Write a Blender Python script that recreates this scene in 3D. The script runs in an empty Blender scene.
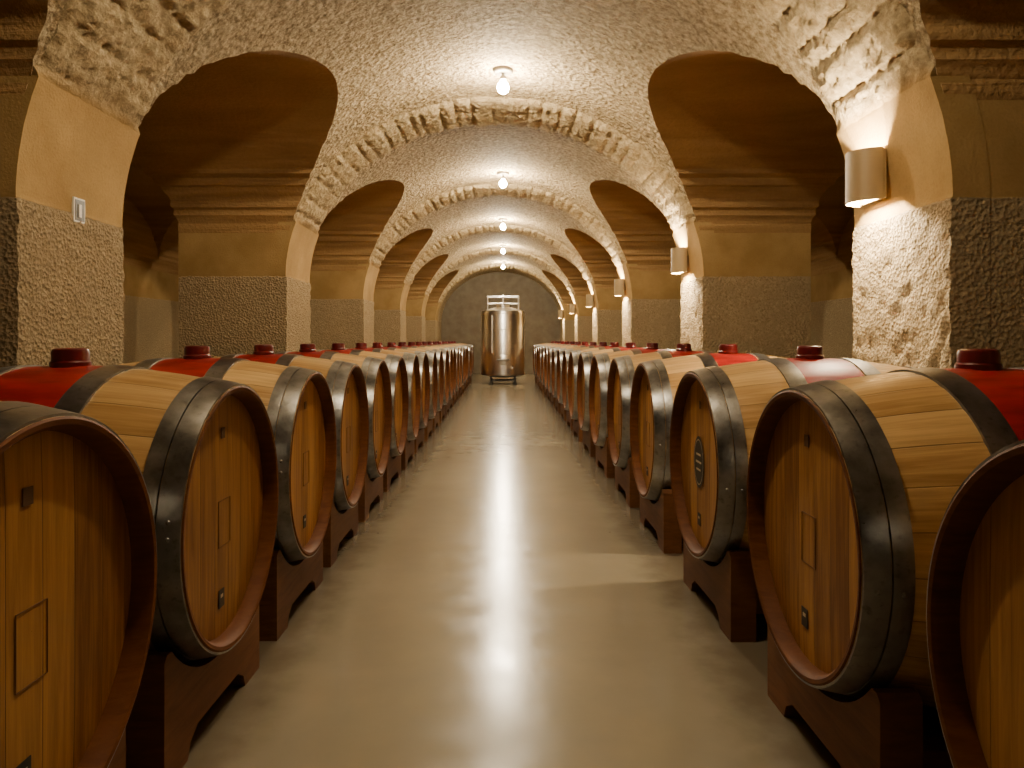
import bpy, bmesh, math, random
from mathutils import Vector, noise, Matrix
random.seed(7)
S = bpy.context.scene
COL = S.collection
CAMH = 1.42
AX = -0.10            # tunnel axis offset
PIERS = [4.5 + 4.9*i for i in range(-1, 6)]   # pier centres along Y
HALF = 0.55
W = 2.50; SPR = 2.17; RISE = 2.12; STONE = 2.18; VST = 2.83
YEND = 31.6; YBACK = -2.6

# ---------------------------------------------------------------- node helpers
class NT:
    def __init__(s, name):
        s.m = bpy.data.materials.new(name); s.m.use_nodes = True
        s.t = s.m.node_tree; s.n = s.t.nodes; s.l = s.t.links
        s.b = s.n.get('Principled BSDF')
    def new(s, typ, **k):
        n = s.n.new(typ)
        for a, v in k.items(): setattr(n, a, v)
        return n
    def link(s, a, b): s.l.new(a, b)
    def setin(s, sock, v):
        if isinstance(v, bpy.types.NodeSocket): s.l.new(v, sock)
        else: sock.default_value = v
    def pos(s): return s.new('ShaderNodeNewGeometry').outputs['Position']
    def obj(s): return s.new('ShaderNodeTexCoord').outputs['Object']
    def rnd(s): return s.new('ShaderNodeObjectInfo').outputs['Random']
    def math(s, op, a, b=0.0, c=0.0, clamp=False):
        n = s.new('ShaderNodeMath', operation=op, use_clamp=clamp)
        s.setin(n.inputs[0], a); s.setin(n.inputs[1], b); s.setin(n.inputs[2], c)
        return n.outputs[0]
    def noise(s, v, scale, detail=6, rough=0.55, dist=0.0):
        n = s.new('ShaderNodeTexNoise'); s.link(v, n.inputs['Vector'])
        n.inputs['Scale'].default_value = scale; n.inputs['Detail'].default_value = detail
        n.inputs['Roughness'].default_value = rough; n.inputs['Distortion'].default_value = dist
        return n.outputs['Fac']
    def voro(s, v, scale, feature='F1'):
        n = s.new('ShaderNodeTexVoronoi', feature=feature); s.link(v, n.inputs['Vector'])
        n.inputs['Scale'].default_value = scale
        return n.outputs['Distance']
    def sep(s, v):
        n = s.new('ShaderNodeSeparateXYZ'); s.link(v, n.inputs[0]); return n.outputs
    def comb(s, x, y, z):
        n = s.new('ShaderNodeCombineXYZ')
        for i, q in enumerate((x, y, z)): s.setin(n.inputs[i], q)
        return n.outputs[0]
    def rng(s, v, a, b, c=0.0, d=1.0, smooth=False):
        n = s.new('ShaderNodeMapRange')
        if smooth: n.interpolation_type = 'SMOOTHSTEP'
        s.setin(n.inputs[0], v)
        for i, q in enumerate((a, b, c, d)): s.setin(n.inputs[i+1], q)
        return n.outputs[0]
    def mix(s, f, a, b, blend='MIX'):
        n = s.new('ShaderNodeMix', data_type='RGBA', blend_type=blend)
        s.setin(n.inputs[0], f)
        for i, q in ((6, a), (7, b)):
            if isinstance(q, tuple) and len(q) == 3: q = (*q, 1)
            s.setin(n.inputs[i], q)
        return n.outputs[2]
    def bump(s, h, strength=1.0, dist=0.02, nrm=None):
        n = s.new('ShaderNodeBump'); s.setin(n.inputs['Height'], h)
        n.inputs['Strength'].default_value = strength; n.inputs['Distance'].default_value = dist
        if nrm: s.link(nrm, n.inputs['Normal'])
        return n.outputs[0]
    def out(s, col=None, rough=None, metal=None, nrm=None, spec=None, coat=None):
        b = s.b
        if col is not None:
            if isinstance(col, tuple) and len(col) == 3: col = (*col, 1)
            s.setin(b.inputs['Base Color'], col)
        if rough is not None: s.setin(b.inputs['Roughness'], rough)
        if metal is not None: s.setin(b.inputs['Metallic'], metal)
        if nrm is not None: s.link(nrm, b.inputs['Normal'])
        if spec is not None: s.setin(b.inputs['Specular IOR Level'], spec)
        if coat is not None: s.setin(b.inputs['Coat Weight'], coat)
        return s.m

# ---------------------------------------------------------------- materials
def m_masonry(kind):
    t = NT('masonry_' + kind); p = t.pos(); xyz = t.sep(p)
    # rough quarry stone dado
    n1 = t.noise(p, 38, 8, 0.7); n2 = t.noise(p, 9, 4); v = t.voro(p, 42)
    stoneH = t.math('ADD', t.math('MULTIPLY', n1, 0.5), t.math('MULTIPLY', v, 0.4))
    stoneC = t.mix(t.rng(n1, .35, .65), (.26,.185,.092), (.52,.405,.24))
    stoneC = t.mix(t.rng(n2, .4, .7), stoneC, (.37,.28,.158))
    # smooth limewash plaster
    n3 = t.noise(p, 2.2, 6); n4 = t.noise(p, 60, 4)
    plC = t.mix(t.rng(n3, .35, .65), (.33,.21,.077), (.45,.30,.122))
    plC = t.mix(t.rng(n4, .45, .75, 0, .35), plC, (.26,.165,.066))
    edge = t.math('ADD', xyz[2], t.math('MULTIPLY', t.math('SUBTRACT', t.noise(p, 14, 3), .5), .03))
    f = t.rng(edge, STONE-.004, STONE+.004)
    if kind == 'pier':
        col = t.mix(f, stoneC, plC)
        h = t.math('ADD', t.math('MULTIPLY', stoneH, t.math('SUBTRACT', 1.0, f)),
                   t.math('ADD', t.math('MULTIPLY', n4, .06), t.math('MULTIPLY', f, .35)))
        return t.out(col, .9, nrm=t.bump(h, 1.0, .035), spec=.15)
    if kind == 'rib':
        n5 = t.noise(p, 16, 10, .72)
        rc = t.mix(t.rng(n5, .36, .66), (.30,.21,.10), (.66,.52,.30))
        g = t.rng(edge, VST, VST+.08)
        col = t.mix(f, stoneC, plC); col = t.mix(g, col, rc)
        h = t.math('ADD', t.math('MULTIPLY', stoneH, t.math('SUBTRACT', 1.0, f)), t.math('MULTIPLY', n4, .06))
        h = t.math('ADD', h, t.math('MULTIPLY', t.math('MULTIPLY', n5, 1.0), g))
        return t.out(col, .88, nrm=t.bump(h, 1.0, .055), spec=.2)
    if kind == 'vault':
        n5 = t.noise(p, 18, 9, .74); v2 = t.voro(p, 24, 'SMOOTH_F1'); n7 = t.noise(p, 6, 4, .6)
        h = t.math('ADD', t.math('ADD', n5, t.math('MULTIPLY', v2, .7)), t.math('MULTIPLY', n7, 1.5))
        col = t.mix(t.rng(n5, .40, .60), (.27,.185,.088), (.66,.52,.31))
        return t.out(col, .88, nrm=t.bump(h, 1.0, .085), spec=.2)
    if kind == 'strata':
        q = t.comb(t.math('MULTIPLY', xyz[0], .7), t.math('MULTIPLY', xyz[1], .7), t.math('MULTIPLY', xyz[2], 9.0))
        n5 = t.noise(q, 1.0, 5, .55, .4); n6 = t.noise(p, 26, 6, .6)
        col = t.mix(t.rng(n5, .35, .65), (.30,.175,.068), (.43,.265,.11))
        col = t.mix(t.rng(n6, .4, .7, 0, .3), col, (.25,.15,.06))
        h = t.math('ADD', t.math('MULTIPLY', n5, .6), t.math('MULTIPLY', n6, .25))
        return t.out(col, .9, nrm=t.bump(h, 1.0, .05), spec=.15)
    if kind == 'end':
        n5 = t.noise(p, 3, 6, .6)
        col = t.mix(t.rng(n5, .35, .65), (.15,.125,.09), (.20,.17,.125))
        return t.out(col, .9, nrm=t.bump(n5, .5, .02), spec=.2)
M_PIER, M_RIB, M_VAULT, M_STRATA, M_END = [m_masonry(k) for k in ('pier','rib','vault','strata','end')]

def m_floor():
    t = NT('polished_concrete'); p = t.pos()
    n1 = t.noise(p, .9, 4, .5); n2 = t.noise(p, 5, 5, .55); n3 = t.noise(p, 28, 4)
    col = t.mix(t.rng(n1, .3, .7), (.27,.235,.165), (.325,.285,.205))
    col = t.mix(t.rng(n2, .3, .8, 0, .35), col, (.235,.20,.14))
    sp = t.voro(p, 1.7); col = t.mix(t.rng(sp, .010, .016, 1, 0), col, (.03,.022,.015))
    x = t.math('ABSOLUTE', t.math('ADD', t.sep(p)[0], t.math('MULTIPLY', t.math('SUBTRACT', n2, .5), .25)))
    col = t.mix(t.rng(x, .76, 1.08, 0, .75, True), col, (.08,.058,.036))  # barrel contact shadow and edge stain, both painted into the floor colour
    r = t.rng(n2, .3, .7, .15, .23)
    h = t.math('ADD', t.math('MULTIPLY', n2, .3), t.math('MULTIPLY', n3, .16))
    return t.out(col, r, nrm=t.bump(h, .25, .010), spec=.5)
M_FLOOR = m_floor()

def m_wood(name, c1, c2, mode, rough=.42, coat=0.0, spec=.4):
    t = NT(name); o = t.obj(); r = t.rnd(); x, y, z = t.sep(o)
    off = t.math('MULTIPLY', r, 37.0)
    if mode == 'head':
        pid = t.math('FLOOR', t.math('DIVIDE', t.math('ADD', y, .04), .125))
        fr = t.math('FRACT', t.math('DIVIDE', t.math('ADD', y, .04), .125))
        g = t.comb(off, t.math('MULTIPLY', y, 42.0), t.math('ADD', t.math('MULTIPLY', z, 2.2), t.math('MULTIPLY', pid, 5.3)))
        big = t.comb(off, t.math('MULTIPLY', y, 7.0), t.math('ADD', t.math('MULTIPLY', z, 1.4), t.math('MULTIPLY', pid, 3.3)))
    elif mode == 'stave':
        a = t.math('DIVIDE', t.math('ARCTAN2', y, z), 2*math.pi/26)
        pid = t.math('FLOOR', t.math('ADD', a, .5)); fr = t.math('FRACT', t.math('ADD', a, .5))
        g = t.comb(t.math('ADD', t.math('MULTIPLY', x, 2.2), t.math('MULTIPLY', pid, 5.1)), t.math('MULTIPLY', a, 6.0), off)
        big = t.comb(t.math('ADD', t.math('MULTIPLY', x, 1.5), t.math('MULTIPLY', pid, 2.1)), t.math('MULTIPLY', a, 1.1), off)
    else:
        pid = off; fr = None
        g = t.comb(t.math('MULTIPLY', x, 8.0), t.math('MULTIPLY', y, 4.0), t.math('ADD', t.math('MULTIPLY', z, 40.0), off))
        big = t.comb(x, y, t.math('MULTIPLY', z, 6.0))
    ng = t.noise(g, 1.0, 5, .65, .6); nb = t.noise(big, 1.0, 3)
    wn = t.new('ShaderNodeTexWhiteNoise', noise_dimensions='2D')
    t.link(t.comb(pid, t.math('MULTIPLY', r, 91.0), 0.0), wn.inputs['Vector'])
    k = wn.outputs['Value']
    f = t.math('ADD', t.math('MULTIPLY', ng, 1.1), t.math('ADD', t.math('MULTIPLY', k, .38), t.math('MULTIPLY', nb, .5)))
    col = t.mix(t.rng(f, .7, 1.3), c1, c2)
    col = t.mix(t.rng(r, 0, 1, 0, .28), col, tuple(q*.6 for q in c1))
    h = t.math('MULTIPLY', ng, .25)
    if fr is not None:
        w = .024 if mode == 'head' else .03
        d = t.math('MINIMUM', fr, t.math('SUBTRACT', 1.0, fr))
        sm = t.rng(d, 0, w*.6)
        col = t.mix(sm, tuple(q*.4 for q in c1), col)
        h = t.math('ADD', h, sm)
    return t.out(col, rough, nrm=t.bump(h, .5, .005), coat=coat, spec=spec)
M_STAVE = m_wood('oak_staves', (.36,.195,.06), (.70,.46,.19), 'stave', .36, .1)
M_HEAD = m_wood('oak_head', (.17,.062,.011), (.48,.235,.058), 'head', .45, spec=.3)
M_CHIME = m_wood('oak_chime', (.085,.026,.006), (.17,.058,.013), 'x', .6, spec=.12)
M_STAND = m_wood('stand_timber', (.10,.037,.011), (.20,.082,.027), 'x', .6, spec=.22)

def m_hoop():
    t = NT('galvanised_hoop'); o = t.obj(); r = t.rnd()
    n1 = t.noise(o, 4.5, 6, .6); n2 = t.noise(o, 40, 4)
    col = t.mix(t.rng(n1, .35, .65), (.12,.119,.115), (.34,.336,.325))
    col = t.mix(t.rng(n2, .58, .75, 0, .5), col, (.06,.055,.05))
    return t.out(col, t.rng(n1, .3, .7, .26, .42), .92, nrm=t.bump(n2, .25, .003))
M_HOOP = m_hoop()
def m_red():
    t = NT('wine_red_stain'); o = t.obj(); x, y, z = t.sep(o)
    n = t.noise(t.comb(t.math('MULTIPLY', x, 4.0), t.math('MULTIPLY', y, 14.0), t.math('MULTIPLY', z, 14.0)), 1, 5)
    col = t.mix(t.rng(n, .35, .65), (.18,.006,.005), (.36,.014,.009))
    return t.out(col, .42, spec=.28, nrm=t.bump(n, .2, .003))
M_RED = m_red()
def simple(name, col, rough=.5, metal=0.0, nscale=20, var=.15, bmp=.1):
    t = NT(name); o = t.obj(); n = t.noise(o, nscale, 4)
    c = t.mix(t.rng(n, .3, .7), tuple(q*(1-var) for q in col), tuple(min(1, q*(1+var)) for q in col))
    return t.out(c, rough, metal, nrm=t.bump(n, bmp, .002))
M_BUNG = simple('bung_silicone', (.10,.004,.006), .3)
M_BLACK = simple('black_tag', (.012,.011,.010), .5)
M_MARK = simple('burnt_mark', (.15,.06,.012), .6)
M_MARK2 = simple('burnt_mark_dark', (.08,.033,.009), .6)
M_PALE = simple('tag_print', (.42,.36,.25), .6)
M_STEEL = simple('stainless_steel', (.80,.79,.77), .28, 1.0, 3, .05, .02)
M_DARKSTEEL = simple('dark_steel', (.10,.10,.10), .4, .8)
M_SHADE = simple('sconce_shade_enamel', (.34,.25,.13), .45, .1, 8, .04, .02)
M_WHITE = simple('white_enamel', (.75,.72,.65), .4)
M_BRASS = simple('lamp_metal', (.35,.31,.25), .35, .8)
def emis(name, col, st):
    t = NT(name); t.b.inputs['Emission Color'].default_value = (*col, 1)
    t.b.inputs['Emission Strength'].default_value = st
    t.b.inputs['Base Color'].default_value = (.9,.85,.75,1); return t.m
LC = (1.0, .835, .585)
M_BULB = emis('glowing_bulb', LC, 2100)
M_BULB2 = emis('glowing_bulb_low_watt', LC, 1450)

# ---------------------------------------------------------------- mesh builder
class MB:
    def __init__(s): s.v=[]; s.f=[]; s.mi=[]; s.sm=[]; s.mats=[]
    def mid(s, m):
        if m not in s.mats: s.mats.append(m)
        return s.mats.index(m)
    def add(s, vs, fs, m, smooth=False, M=None):
        o = len(s.v); k = s.mid(m)
        for v in vs: s.v.append(tuple(M @ Vector(v)) if M is not None else tuple(v))
        for f in fs: s.f.append([o+i for i in f]); s.mi.append(k); s.sm.append(smooth)
    def box(s, c, d, m, M=None, bev=0.0):
        bm = bmesh.new(); bmesh.ops.create_cube(bm, size=1)
        for v in bm.verts: v.co = Vector((v.co.x*d[0]+c[0], v.co.y*d[1]+c[1], v.co.z*d[2]+c[2]))
        if bev: bmesh.ops.bevel(bm, geom=bm.edges[:], offset=bev, segments=2, affect='EDGES', profile=.5)
        s.frombm(bm, m, False, M)
    def frombm(s, bm, m, smooth, M=None):
        bm.verts.index_update()
        s.add([v.co[:] for v in bm.verts], [[v.index for v in f.verts] for f in bm.faces], m, smooth, M); bm.free()
    def lathe(s, prof, m, axis='Z', seg=48, M=None, smooth=True, close=False, rfun=None, mfun=None):
        """prof: list of (r, h)"""
        n = len(prof); vs = []; 
        for i, (r, h) in enumerate(prof):
            for j in range(seg):
                a = 2*math.pi*j/seg; rr = r + (rfun(j, h) if rfun else 0)
                if axis == 'Z': vs.append((rr*math.cos(a), rr*math.sin(a), h))
                else: vs.append((h, rr*math.sin(a), rr*math.cos(a)))
        rngs = range(n if close else n-1)
        groups = {}
        for i in rngs:
            i2 = (i+1) % n
            mm = mfun(i) if mfun else m
            for j in range(seg):
                j2 = (j+1) % seg
                f = [i*seg+j, i*seg+j2, i2*seg+j2, i2*seg+j]
                groups.setdefault(mm, []).append(f)
        o = len(s.v)
        for v in vs: s.v.append(tuple(M @ Vector(v)) if M is not None else v)
        for mm, fs in groups.items():
            k = s.mid(mm)
            for f in fs: s.f.append([o+q for q in f]); s.mi.append(k); s.sm.append(smooth)
    def cyl(s, p0, p1, r, m, seg=16, r2=None):
        p0, p1 = Vector(p0), Vector(p1); d = p1-p0; L = d.length
        M = Matrix.Translation(p0) @ d.to_track_quat('Z', 'Y').to_matrix().to_4x4()
        r2 = r if r2 is None else r2
        s.lathe([(0.0001,0),(r,0),(r,0.0001),(r2,L-.0001),(r2,L),(0.0001,L)], m, 'Z', seg, M, True)
    def mesh(s, name, recalc=True, sharp=35):
        me = bpy.data.meshes.new(name); me.from_pydata(s.v, [], s.f)
        for m in s.mats: me.materials.append(m)
        me.polygons.foreach_set('material_index', s.mi); me.polygons.foreach_set('use_smooth', s.sm)
        if recalc:
            bm = bmesh.new(); bm.from_mesh(me); bmesh.ops.recalc_face_normals(bm, faces=bm.faces[:]); bm.to_mesh(me); bm.free()
        me.update()
        if sharp: me.set_sharp_from_angle(angle=math.radians(sharp))
        return me
def put(name, me, loc=(0,0,0), rot=(0,0,0), parent=None, scale=1):
    o = bpy.data.objects.new(name, me); o.location = loc; o.rotation_euler = rot
    o.scale = (scale,)*3 if not isinstance(scale, tuple) else scale
    if parent: o.parent = parent
    COL.objects.link(o); return o

# ---------------------------------------------------------------- vault shell
def prism(profile, a0, a1, axis):
    """profile list of (u,z); axis 'Y' : u=x extruded along Y ; axis 'X': u=y extruded along X"""
    n = len(profile); vs = []
    for a in (a0, a1):
        for u, z in profile: vs.append((u, a, z) if axis == 'Y' else (a, u, z))
    fs = [list(range(n)), list(range(2*n-1, n-1, -1))]
    for i in range(n):
        j = (i+1) % n; fs.append([i, n+i, n+j, j])
    me = bpy.data.meshes.new('cut'); me.from_pydata(vs, [], fs)
    bm = bmesh.new(); bm.from_mesh(me); bmesh.ops.recalc_face_normals(bm, faces=bm.faces[:]); bm.to_mesh(me); bm.free()
    o = bpy.data.objects.new('cut', me); COL.objects.link(o); return o
def arch(cx, w, spr, rise, n, ridges=False, zb=-1.0):
    pts = [(cx-w, zb)]
    if ridges:
        pts += [(cx-w, 2.70)]
    A = []
    for i in range(n+1):
        a = math.pi*i/n
        x = -math.cos(a)*w; z = spr + math.sin(a)*rise
        if ridges:
            ph = (z*6.1 + .3*math.sin(z*17)) % 1.0
            ph = ph if ph < .7 else (1-ph)*7/3
            d = -.050*(ph*ph*(3-2*min(1,ph))) + .005*math.sin(z*61)
            d *= max(.16, min(1, (spr+rise-.10-z)/.55))
            if z < 2.75: d = 0
            k = min(1, max(0, (z-2.7)/.05)); d *= k
            nx = -math.cos(a)/w; nz = math.sin(a)/rise; L = math.hypot(nx, nz)
            x += nx/L*d; z += nz/L*d
        A.append((cx+x, z))
    pts += A
    if ridges: pts += [(cx+w, 2.70)]
    pts += [(cx+w, zb)]
    return pts
XO = 6.3
bm = bmesh.new(); bmesh.ops.create_cube(bm, size=1)
for v in bm.verts:
    v.co = Vector((v.co.x*2*(XO+.2)+AX, (YBACK-.1) + (v.co.y+.5)*(YEND-YBACK+.2), (v.co.z+.5)*5.2))
me = bpy.data.meshes.new('ceiling'); bm.to_mesh(me); bm.free()
shell = bpy.data.objects.new('ceiling', me); COL.objects.link(shell)
VW = W+.04; VR = RISE+.04
cuts = [prism(arch(AX, VW, SPR, VR, 96), YBACK-.5, YEND+.5, 'Y')]
for sx in (-1, 1):
    cuts.append(prism(arch(AX+sx*5.05, 1.27, 2.78, .95, 60, True), YBACK-.51, YEND+.51, 'Y'))
ys = [(PIERS[i]+PIERS[i+1])/2 for i in range(len(PIERS)-1)]
for y in ys:
    cuts.append(prism(arch(y, (4.9-2*HALF)/2, 2.78, 1.14, 110, True), AX-XO+.013, AX+XO-.013, 'X'))
for c in cuts:
    mo = shell.modifiers.new('b', 'BOOLEAN'); mo.operation = 'DIFFERENCE'; mo.solver = 'EXACT'; mo.object = c
dg = bpy.context.evaluated_depsgraph_get()
nm = bpy.data.meshes.new_from_object(shell.evaluated_get(dg))
shell.modifiers.clear(); shell.data = nm; nm.name = 'ceiling'
for c in cuts: bpy.data.objects.remove(c)
nm.materials.clear()
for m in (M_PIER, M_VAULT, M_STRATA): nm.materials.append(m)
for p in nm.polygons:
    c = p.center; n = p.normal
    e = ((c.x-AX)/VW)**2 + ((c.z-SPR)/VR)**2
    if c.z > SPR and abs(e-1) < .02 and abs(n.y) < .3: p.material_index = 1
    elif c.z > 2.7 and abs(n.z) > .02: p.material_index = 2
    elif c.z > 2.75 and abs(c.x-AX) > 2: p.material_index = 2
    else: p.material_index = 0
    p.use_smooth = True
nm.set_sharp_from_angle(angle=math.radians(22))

def slab(name, c, d, m):
    b = MB(); b.box(c, d, m); return put(name, b.mesh(name, sharp=0))
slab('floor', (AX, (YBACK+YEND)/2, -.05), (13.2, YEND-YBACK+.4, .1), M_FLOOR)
slab('wall_far', (AX, YEND+.2, 2.6), (13.2, .2, 5.2), M_END)
slab('wall_near', (AX, YBACK-.2, 2.6), (13.2, .2, 5.2), M_END)
slab('wall_left', (AX-XO-.3, (YBACK+YEND)/2, 2.6), (.2, YEND-YBACK+.4, 5.2), M_PIER)
slab('wall_right', (AX+XO+.3, (YBACK+YEND)/2, 2.6), (.2, YEND-YBACK+.4, 5.2), M_PIER)

# ---------------------------------------------------------------- ribs
def rib_mesh(seed):
    path = []   # (x,z,nx,nz,s)
    n1 = 64
    for i in range(n1): path.append((-W, SPR*i/n1, 1, 0))
    na = 320
    for i in range(na+1):
        a = math.pi*i/na; x = -math.cos(a)*W; z = SPR+math.sin(a)*RISE
        nx, nz = math.cos(a)/W, -math.sin(a)/RISE; L = math.hypot(nx, nz)
        path.append((x, z, nx/L, nz/L))
    for i in range(n1): path.append((W, SPR*(n1-1-i)/n1, -1, 0))
    s = 0; arc = []
    for i, q in enumerate(path):
        if i: s += math.hypot(q[0]-path[i-1][0], q[1]-path[i-1][1])
        arc.append(s)
    rnd = random.Random(seed)
    joints = [0]; 
    while joints[-1] < s+1: joints.append(joints[-1]+rnd.uniform(.13,.25))
    boff = [rnd.uniform(-.006,.008) for _ in joints]
    e0 = [rnd.uniform(-.025,.025) for _ in joints]; e1 = [rnd.uniform(-.025,.025) for _ in joints]
    NY = 40; vs = []; fs = []; cols = NY+1+2
    for i, (x, z, nx, nz) in enumerate(path):
        v = max(0, min(1, (z-VST)/.05)); st = max(0, min(1, (STONE-z)/.02+.5))
        k = 0
        while joints[k+1] < arc[i]: k += 1
        dj = min(arc[i]-joints[k], joints[k+1]-arc[i])
        gro = max(0, 1-dj/.045)
        row = []
        for j in range(NY+1):
            t = j/NY; wob = (e0[k]*(1-t)+e1[k]*t)*v*(1-.6*gro)
            y = (-HALF-.002+t*(2*HALF+.004)) + wob
            P = Vector((x+seed*7.7, y, z))
            f1 = noise.fractal(P*3.2, .9, 2.1, 4); f2 = noise.fractal(P*11, .8, 2.1, 5); f3 = noise.fractal(P*24, .7, 2.0, 3)
            d = .002*f2
            d += st*(.012+.008*f2+.009*f3)
            vv = boff[k] + .020*f1 + .028*abs(f2) + .015*f3 - .022*gro
            # rounded worn arrises
            ed = min(t, 1-t); vv -= .05*max(0, 1-ed/.16)**2*(1+f1)
            d += v*vv
            row.append((x+nx*d, y, z+nz*d))
        a = row[0]; b = row[-1]
        row = [(x-nx*.2, a[1]+.0, z-nz*.2)] + row + [(x-nx*.2, b[1], z-nz*.2)]
        vs += row
    for i in range(len(path)-1):
        for j in range(cols-1):
            fs.append([i*cols+j, i*cols+j+1, (i+1)*cols+j+1, (i+1)*cols+j])
    m = MB(); m.add(vs, fs, M_RIB, True)
    return m.mesh('transverse_arch', sharp=50)
ribm = [rib_mesh(1), rib_mesh(2), rib_mesh(3)]
for i, y in enumerate(PIERS):
    put('trim_%d' % (i+1), ribm[i % 3], (AX, y, 0))

# ---------------------------------------------------------------- barrels
RB, RH, HL = .555, .478, .63
RC = .052   # head recess
def rad(u): return RB-(RB-RH)*(abs(u)/HL)**1.9
def barrel_mesh():
    b = MB(); seg = 26*6
    def groove(j, h): return -.0022 if (j % 6) == 3 else 0
    us = [-HL, -.58, -.5, -.4, -.3, -.2, -.15, -.10, 0, .10, .15, .2, .3, .4, .5, .58, HL]
    def mf(i): return M_RED if abs((us[i]+us[i+1])/2) < .149 else M_STAVE
    b.lathe([(rad(u), u) for u in us], M_STAVE, 'X', seg, rfun=groove, mfun=mf)
    for sg in (-1, 1):
        # chime end and croze
        b.lathe([(rad(HL), sg*HL), (rad(HL)-.006, sg*(HL+.004)), (RH-.018, sg*(HL+.002)), (RH-.028, sg*(HL-.010)), (RH-.034, sg*(HL-RC-.012))],
                M_CHIME, 'X', 96)
        b.lathe([(RH-.029, sg*(HL-RC-.005)), (.3, sg*(HL-RC-.001)), (.001, sg*(HL-RC))], M_HEAD, 'X', 72, smooth=False)
        for (u0, u1) in ((.500, .555), (.558, .629), (.155, .245)):
            T = .007
            pr = [(rad(u0)-.003, sg*u0), (rad(u0)+T, sg*(u0+.001)), (rad((u0+u1)/2)+T+.001, sg*(u0+u1)/2), (rad(u1)+T, sg*(u1-.001)), (rad(u1)-.003, sg*u1)]
            b.lathe(pr, M_HOOP, 'X', 96)
            for ang in (55, 61, -120):
                a = math.radians(ang if u0 < .5 else ang+25); um = (u0+u1)/2
                r = rad(um)+T
                bmr = bmesh.new(); bmesh.ops.create_uvsphere(bmr, u_segments=8, v_segments=6, radius=.008)
                b.frombm(bmr, M_HOOP, True, Matrix.Translation((sg*um, r*math.sin(a), r*math.cos(a))))
    # bung cap (domed two-step)
    z = RB-.01
    b.lathe([(.001, z), (.070, z), (.070, z+.022), (.064, z+.028), (.064, z+.060), (.060, z+.070), (.050, z+.075), (.001, z+.075)],
            M_BUNG, 'Z', 28)
    # aisle-side head marks: faint burnt frame and stock tag
    X = -(HL-RC)-.0012
    def plate(y, z, w, h, m, d=0.0): b.box((X-d, y, z), (.002, w, h), m)
    for (w, h, t) in ((.11, .17, .0025),):
        for s2 in (-1, 1):
            plate(s2*w/2, -.03, t, h, M_MARK); plate(0, -.03+s2*h/2, w, t, M_MARK)
    plate(.015, .305, .035, .040, M_MARK2, .0005)
    plate(.03, -.305, .050, .065, M_BLACK, .0005)
    plate(.03, -.296, .022, .012, M_PALE, .0015)
    return b.mesh('wine_barrel', sharp=40)
BM = barrel_mesh()
BZ = .77; BX = 1.625
def stand_mesh():
    b = MB(); w = .44
    for u in (-.50, .50):
        R = rad(.44) + .009
        top = []
        n = 20; yl = .39; a0 = math.asin(yl/R)
        for i in range(n+1):
            a = -a0+2*a0*i/n; top.append((R*math.sin(a), BZ-R*math.cos(a)))
        zt = top[0][1]
        prof = [(-w, 0), (-w, zt-.02), (-w+.02, zt)] + top + [(w-.02, zt), (w, zt-.02), (w, 0), (w-.17, 0), (w-.19, .05), (w-.25, .085), (-w+.25, .085), (-w+.19, .05), (-w+.17, 0)]
        k = len(prof); vs = [(u-.06, p[0], p[1]) for p in prof] + [(u+.06, p[0], p[1]) for p in prof]
        fs = [list(range(k)), list(range(2*k-1, k-1, -1))] + [[i, (i+1) % k, k+(i+1) % k, k+i] for i in range(k)]
        bm = bmesh.new(); V = [bm.verts.new(v) for v in vs]
        for f in fs: bm.faces.new([V[i] for i in f])
        bmesh.ops.recalc_face_normals(bm, faces=bm.faces[:])
        bmesh.ops.triangulate(bm, faces=[f for f in bm.faces if len(f.verts) > 4])
        b.frombm(bm, M_STAND, False)
    for y in (-.34, .34): b.box((0, y, .17), (.88, .09, .12), M_STAND, bev=.006)
    b.box((0, 0, .12), (.88, .12, .06), M_STAND, bev=.006)
    return b.mesh('barrel_stand', sharp=0)
SM = stand_mesh()
left = [1.655, 2.775, 3.93] + [5.06+1.145*i for i in range(18)]
right = [1.27, 2.52, 3.92] + [5.36+1.34*i for i in range(15)]
for side, lst in ((-1, left), (1, right)):
    for i, y in enumerate(lst):
        dx = random.uniform(-.012, .012); rz = random.uniform(-.012, .012)
        x = side*BX+dx; rot = (0, 0, (0 if side > 0 else math.pi)+rz)
        o = put('wine_barrel', BM, (x, y, BZ), rot)
        put('barrel_stand', SM, (x, y, 0), rot)
        if side > 0 and i == 2:
            b = MB(); X = -(HL-RC)-.004
            # plain oval stand-in mark
            M = Matrix.Translation((X, .03, .0)) @ Matrix.Diagonal((1, .78, 1.1, 1))
            b.lathe([(.001, 0), (.125, 0)], M_BLACK, 'X', 40, M, False)
            M2 = Matrix.Translation((X-.001, .03, .0)) @ Matrix.Diagonal((1, .78, 1.1, 1))
            b.lathe([(.105, 0), (.110, 0)], M_PALE, 'X', 40, M2, False)
            for k in range(3): b.box((X-.0012, .03, -.040+k*.04), (.001, .10-.02*abs(k-1), .010), M_PALE)
            put('oval_mark', b.mesh('oval_mark', sharp=0), parent=o)

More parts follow.
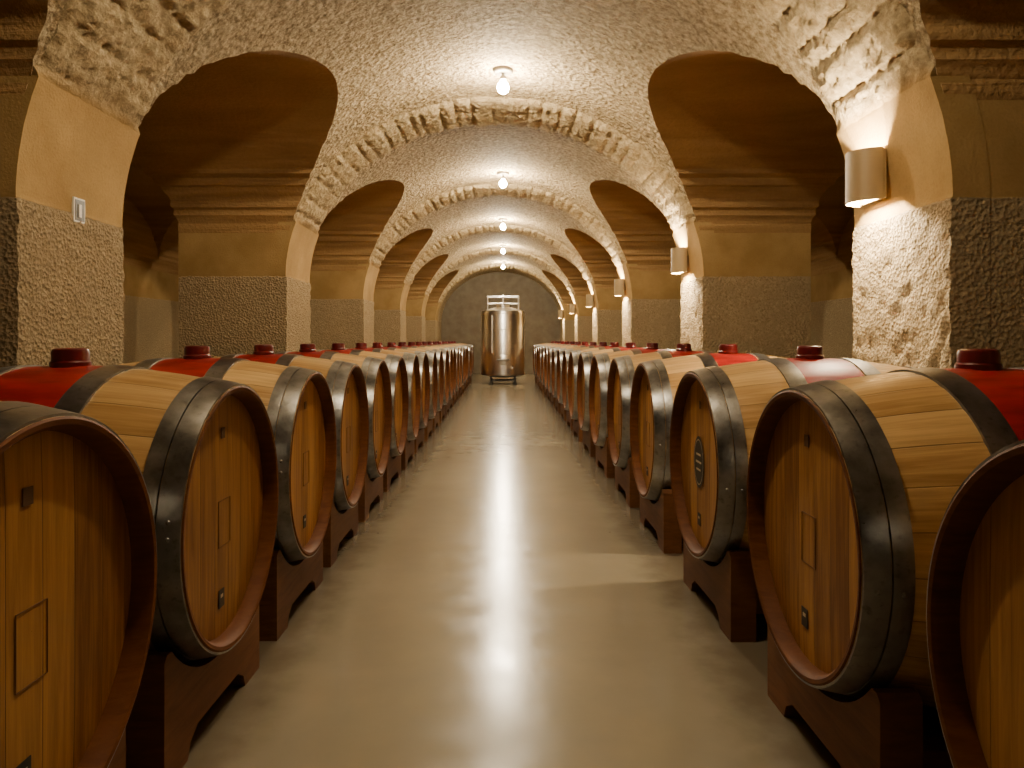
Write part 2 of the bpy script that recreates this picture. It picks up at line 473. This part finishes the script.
# ---------------------------------------------------------------- ceiling lamps
ztop = SPR+VR
def lamp_mesh():
    b = MB()
    b.lathe([(.001, 0.02), (.105, 0.02), (.105, -.018), (.095, -.030), (.03, -.034), (.016, -.04), (.016, -.062), (.034, -.066), (.038, -.105), (.030, -.112), (.001, -.112)], M_BRASS, 'Z', 32)
    return b.mesh('lamp_body')
def bulb_mesh(m):
    b = MB(); pr = [(.026, -.108)]
    for i in range(0, 15):
        a = math.radians(25+155*i/14); pr.append((max(.0005, .062*math.sin(a)), -.185+.068*math.cos(a)))
    b.lathe(pr, m, 'Z', 32)
    return b.mesh('bulb')
LM, BU, BU2 = lamp_mesh(), bulb_mesh(M_BULB), bulb_mesh(M_BULB2)
for i in range(-1, 6):
    y = 7.95+4.9*i
    if y > YEND: continue
    e = bpy.data.objects.new('ceiling_lamp', None); e.location = (0.0, y, ztop-.012); COL.objects.link(e)
    put('canopy', LM, parent=e); put('bulb', BU2 if i < 0 else BU, parent=e)

# ---------------------------------------------------------------- sconces
def sconce_parts():
    b = MB(); r, h, t = .15, .32, .005; n = 28; vs = []; fs = []
    for k, (rr, zz) in enumerate(((r, -h/2), (r, h/2), (r-t, h/2), (r-t, -h/2))):
        for i in range(n+1):
            a = math.pi*i/n; vs.append((-rr*math.sin(a)-.02, rr*math.cos(a), zz))
    for k in range(4):
        k2 = (k+1) % 4
        for i in range(n): fs.append([k*(n+1)+i, k*(n+1)+i+1, k2*(n+1)+i+1, k2*(n+1)+i])
    b.add(vs, fs, M_SHADE, True)
    b.box((-.010, 0, 0), (.02, .29, .30), M_SHADE)
    b.cyl((-.02, 0, 0), (-.07, 0, 0), .012, M_BRASS)
    b.cyl((-.07, 0, -.035), (-.07, 0, -.005), .018, M_BRASS)
    return b.mesh('shade')
SC = sconce_parts()
for y in PIERS[1:]:
    zc = 2.445; xw = AX+W*math.sqrt(1-((zc-SPR)/RISE)**2)-.03
    e = bpy.data.objects.new('wall_sconce', None); e.location = (xw, y+.18, zc); COL.objects.link(e)
    put('shade', SC, parent=e)
    for nm2, dz in (('glow_up', .05), ('glow_down', -.09)):
        L = bpy.data.lights.new(nm2, 'POINT'); L.energy = 165; L.color = (1, .82, .55); L.shadow_soft_size = .02
        lo = bpy.data.objects.new(nm2, L); lo.parent = e; lo.location = (-.10, 0, dz); COL.objects.link(lo)

# ---------------------------------------------------------------- wall switch plate
b = MB()
b.box((.008, 0, 0), (.016, .12, .15), M_WHITE, bev=.003)
b.box((.0165, 0, 0), (.004, .096, .126), M_DARKSTEEL)
b.box((.020, -.004, -.004), (.008, .028, .080), M_WHITE, bev=.002)
put('light_switch', b.mesh('light_switch', sharp=0), (AX-W-.001, 4.52, 2.21))

# ---------------------------------------------------------------- steel tank
TY = 24.0
e = bpy.data.objects.new('fermentation_tank', None); e.location = (.0, TY, 0); COL.objects.link(e)
b = MB(); R = .70
b.lathe([(.001,.20),(.10,.20),(.62,.26),(R,.30),(R,2.30),(R-.02,2.36),(.30,2.47),(.001,2.50)], M_STEEL, 'Z', 64)
put('vessel', b.mesh('vessel', sharp=25), parent=e)
b = MB()
for z in (.34, 1.75, 2.26): b.lathe([(R-.002,z-.02),(R+.012,z-.018),(R+.012,z+.018),(R-.002,z+.02)], M_STEEL, 'Z', 64)
put('bands', b.mesh('bands'), parent=e)
b = MB()
for k in range(4):
    a = math.pi/4+k*math.pi/2; x, y = .54*math.cos(a), .54*math.sin(a)
    b.cyl((x,y,0), (x,y,.32), .035, M_DARKSTEEL); b.cyl((x,y,0), (x,y,.02), .07, M_DARKSTEEL)
for k in range(4):
    a = math.pi/4+k*math.pi/2; a2 = a+math.pi/2
    b.cyl((.54*math.cos(a),.54*math.sin(a),.12), (.54*math.cos(a2),.54*math.sin(a2),.12), .02, M_DARKSTEEL)
put('legs', b.mesh('legs'), parent=e)
b = MB()
b.lathe([(.22,2.44),(.22,2.56),(.24,2.58),(.18,2.62),(.001,2.64)], M_STEEL, 'Z', 40)
for s2 in (-1, 1):
    for s3 in (-1, 1): b.cyl((s2*.50, s3*.3, 2.33), (s2*.50, s3*.3, 2.82), .022, M_STEEL)
    b.cyl((s2*.50, -.3, 2.82), (s2*.50, .3, 2.82), .022, M_STEEL); b.cyl((-.50, s2*.3, 2.82), (.50, s2*.3, 2.82), .022, M_STEEL)
    b.cyl((-.50, s2*.3, 2.60), (.50, s2*.3, 2.60), .016, M_STEEL)
b.cyl((0,0,2.6),(0,0,2.9), .03, M_STEEL)
put('hatch_and_rail', b.mesh('hatch'), parent=e)
b = MB()
b.lathe([(.001,.0),(.15,.0),(.17,.01),(.17,.05)], M_STEEL, 'Z', 36, Matrix.Translation((.0,-R-.03,.80)) @ Matrix.Rotation(math.radians(-90),4,'X') )
b.cyl((-.2,-R-.04,.80),(.2,-R-.04,.80), .015, M_DARKSTEEL)
b.cyl((.30,-R+.08,.55),(.30,-R-.12,.55), .03, M_STEEL); b.cyl((.30,-R-.10,.50),(.30,-R-.10,.62), .012, M_DARKSTEEL)
b.cyl((-.35,-.63,1.0),(-.35,-.63,2.2), .012, M_WHITE)
put('manway_and_valves', b.mesh('manway'), parent=e)

# ---------------------------------------------------------------- world & camera
w = bpy.data.worlds.new('cellar_dark'); S.world = w; w.use_nodes = True
w.node_tree.nodes['Background'].inputs[0].default_value = (.02,.014,.008,1)
w.node_tree.nodes['Background'].inputs[1].default_value = .3
cd = bpy.data.cameras.new('camera'); cd.sensor_width = 36; cd.lens = 740/1024*36
cd.shift_x = 9/1024; cd.shift_y = -44/1024; cd.clip_start = .05
cam = bpy.data.objects.new('camera', cd); cam.location = (0, 0, CAMH); cam.rotation_euler = (math.radians(90), 0, 0)
COL.objects.link(cam); S.camera = cam
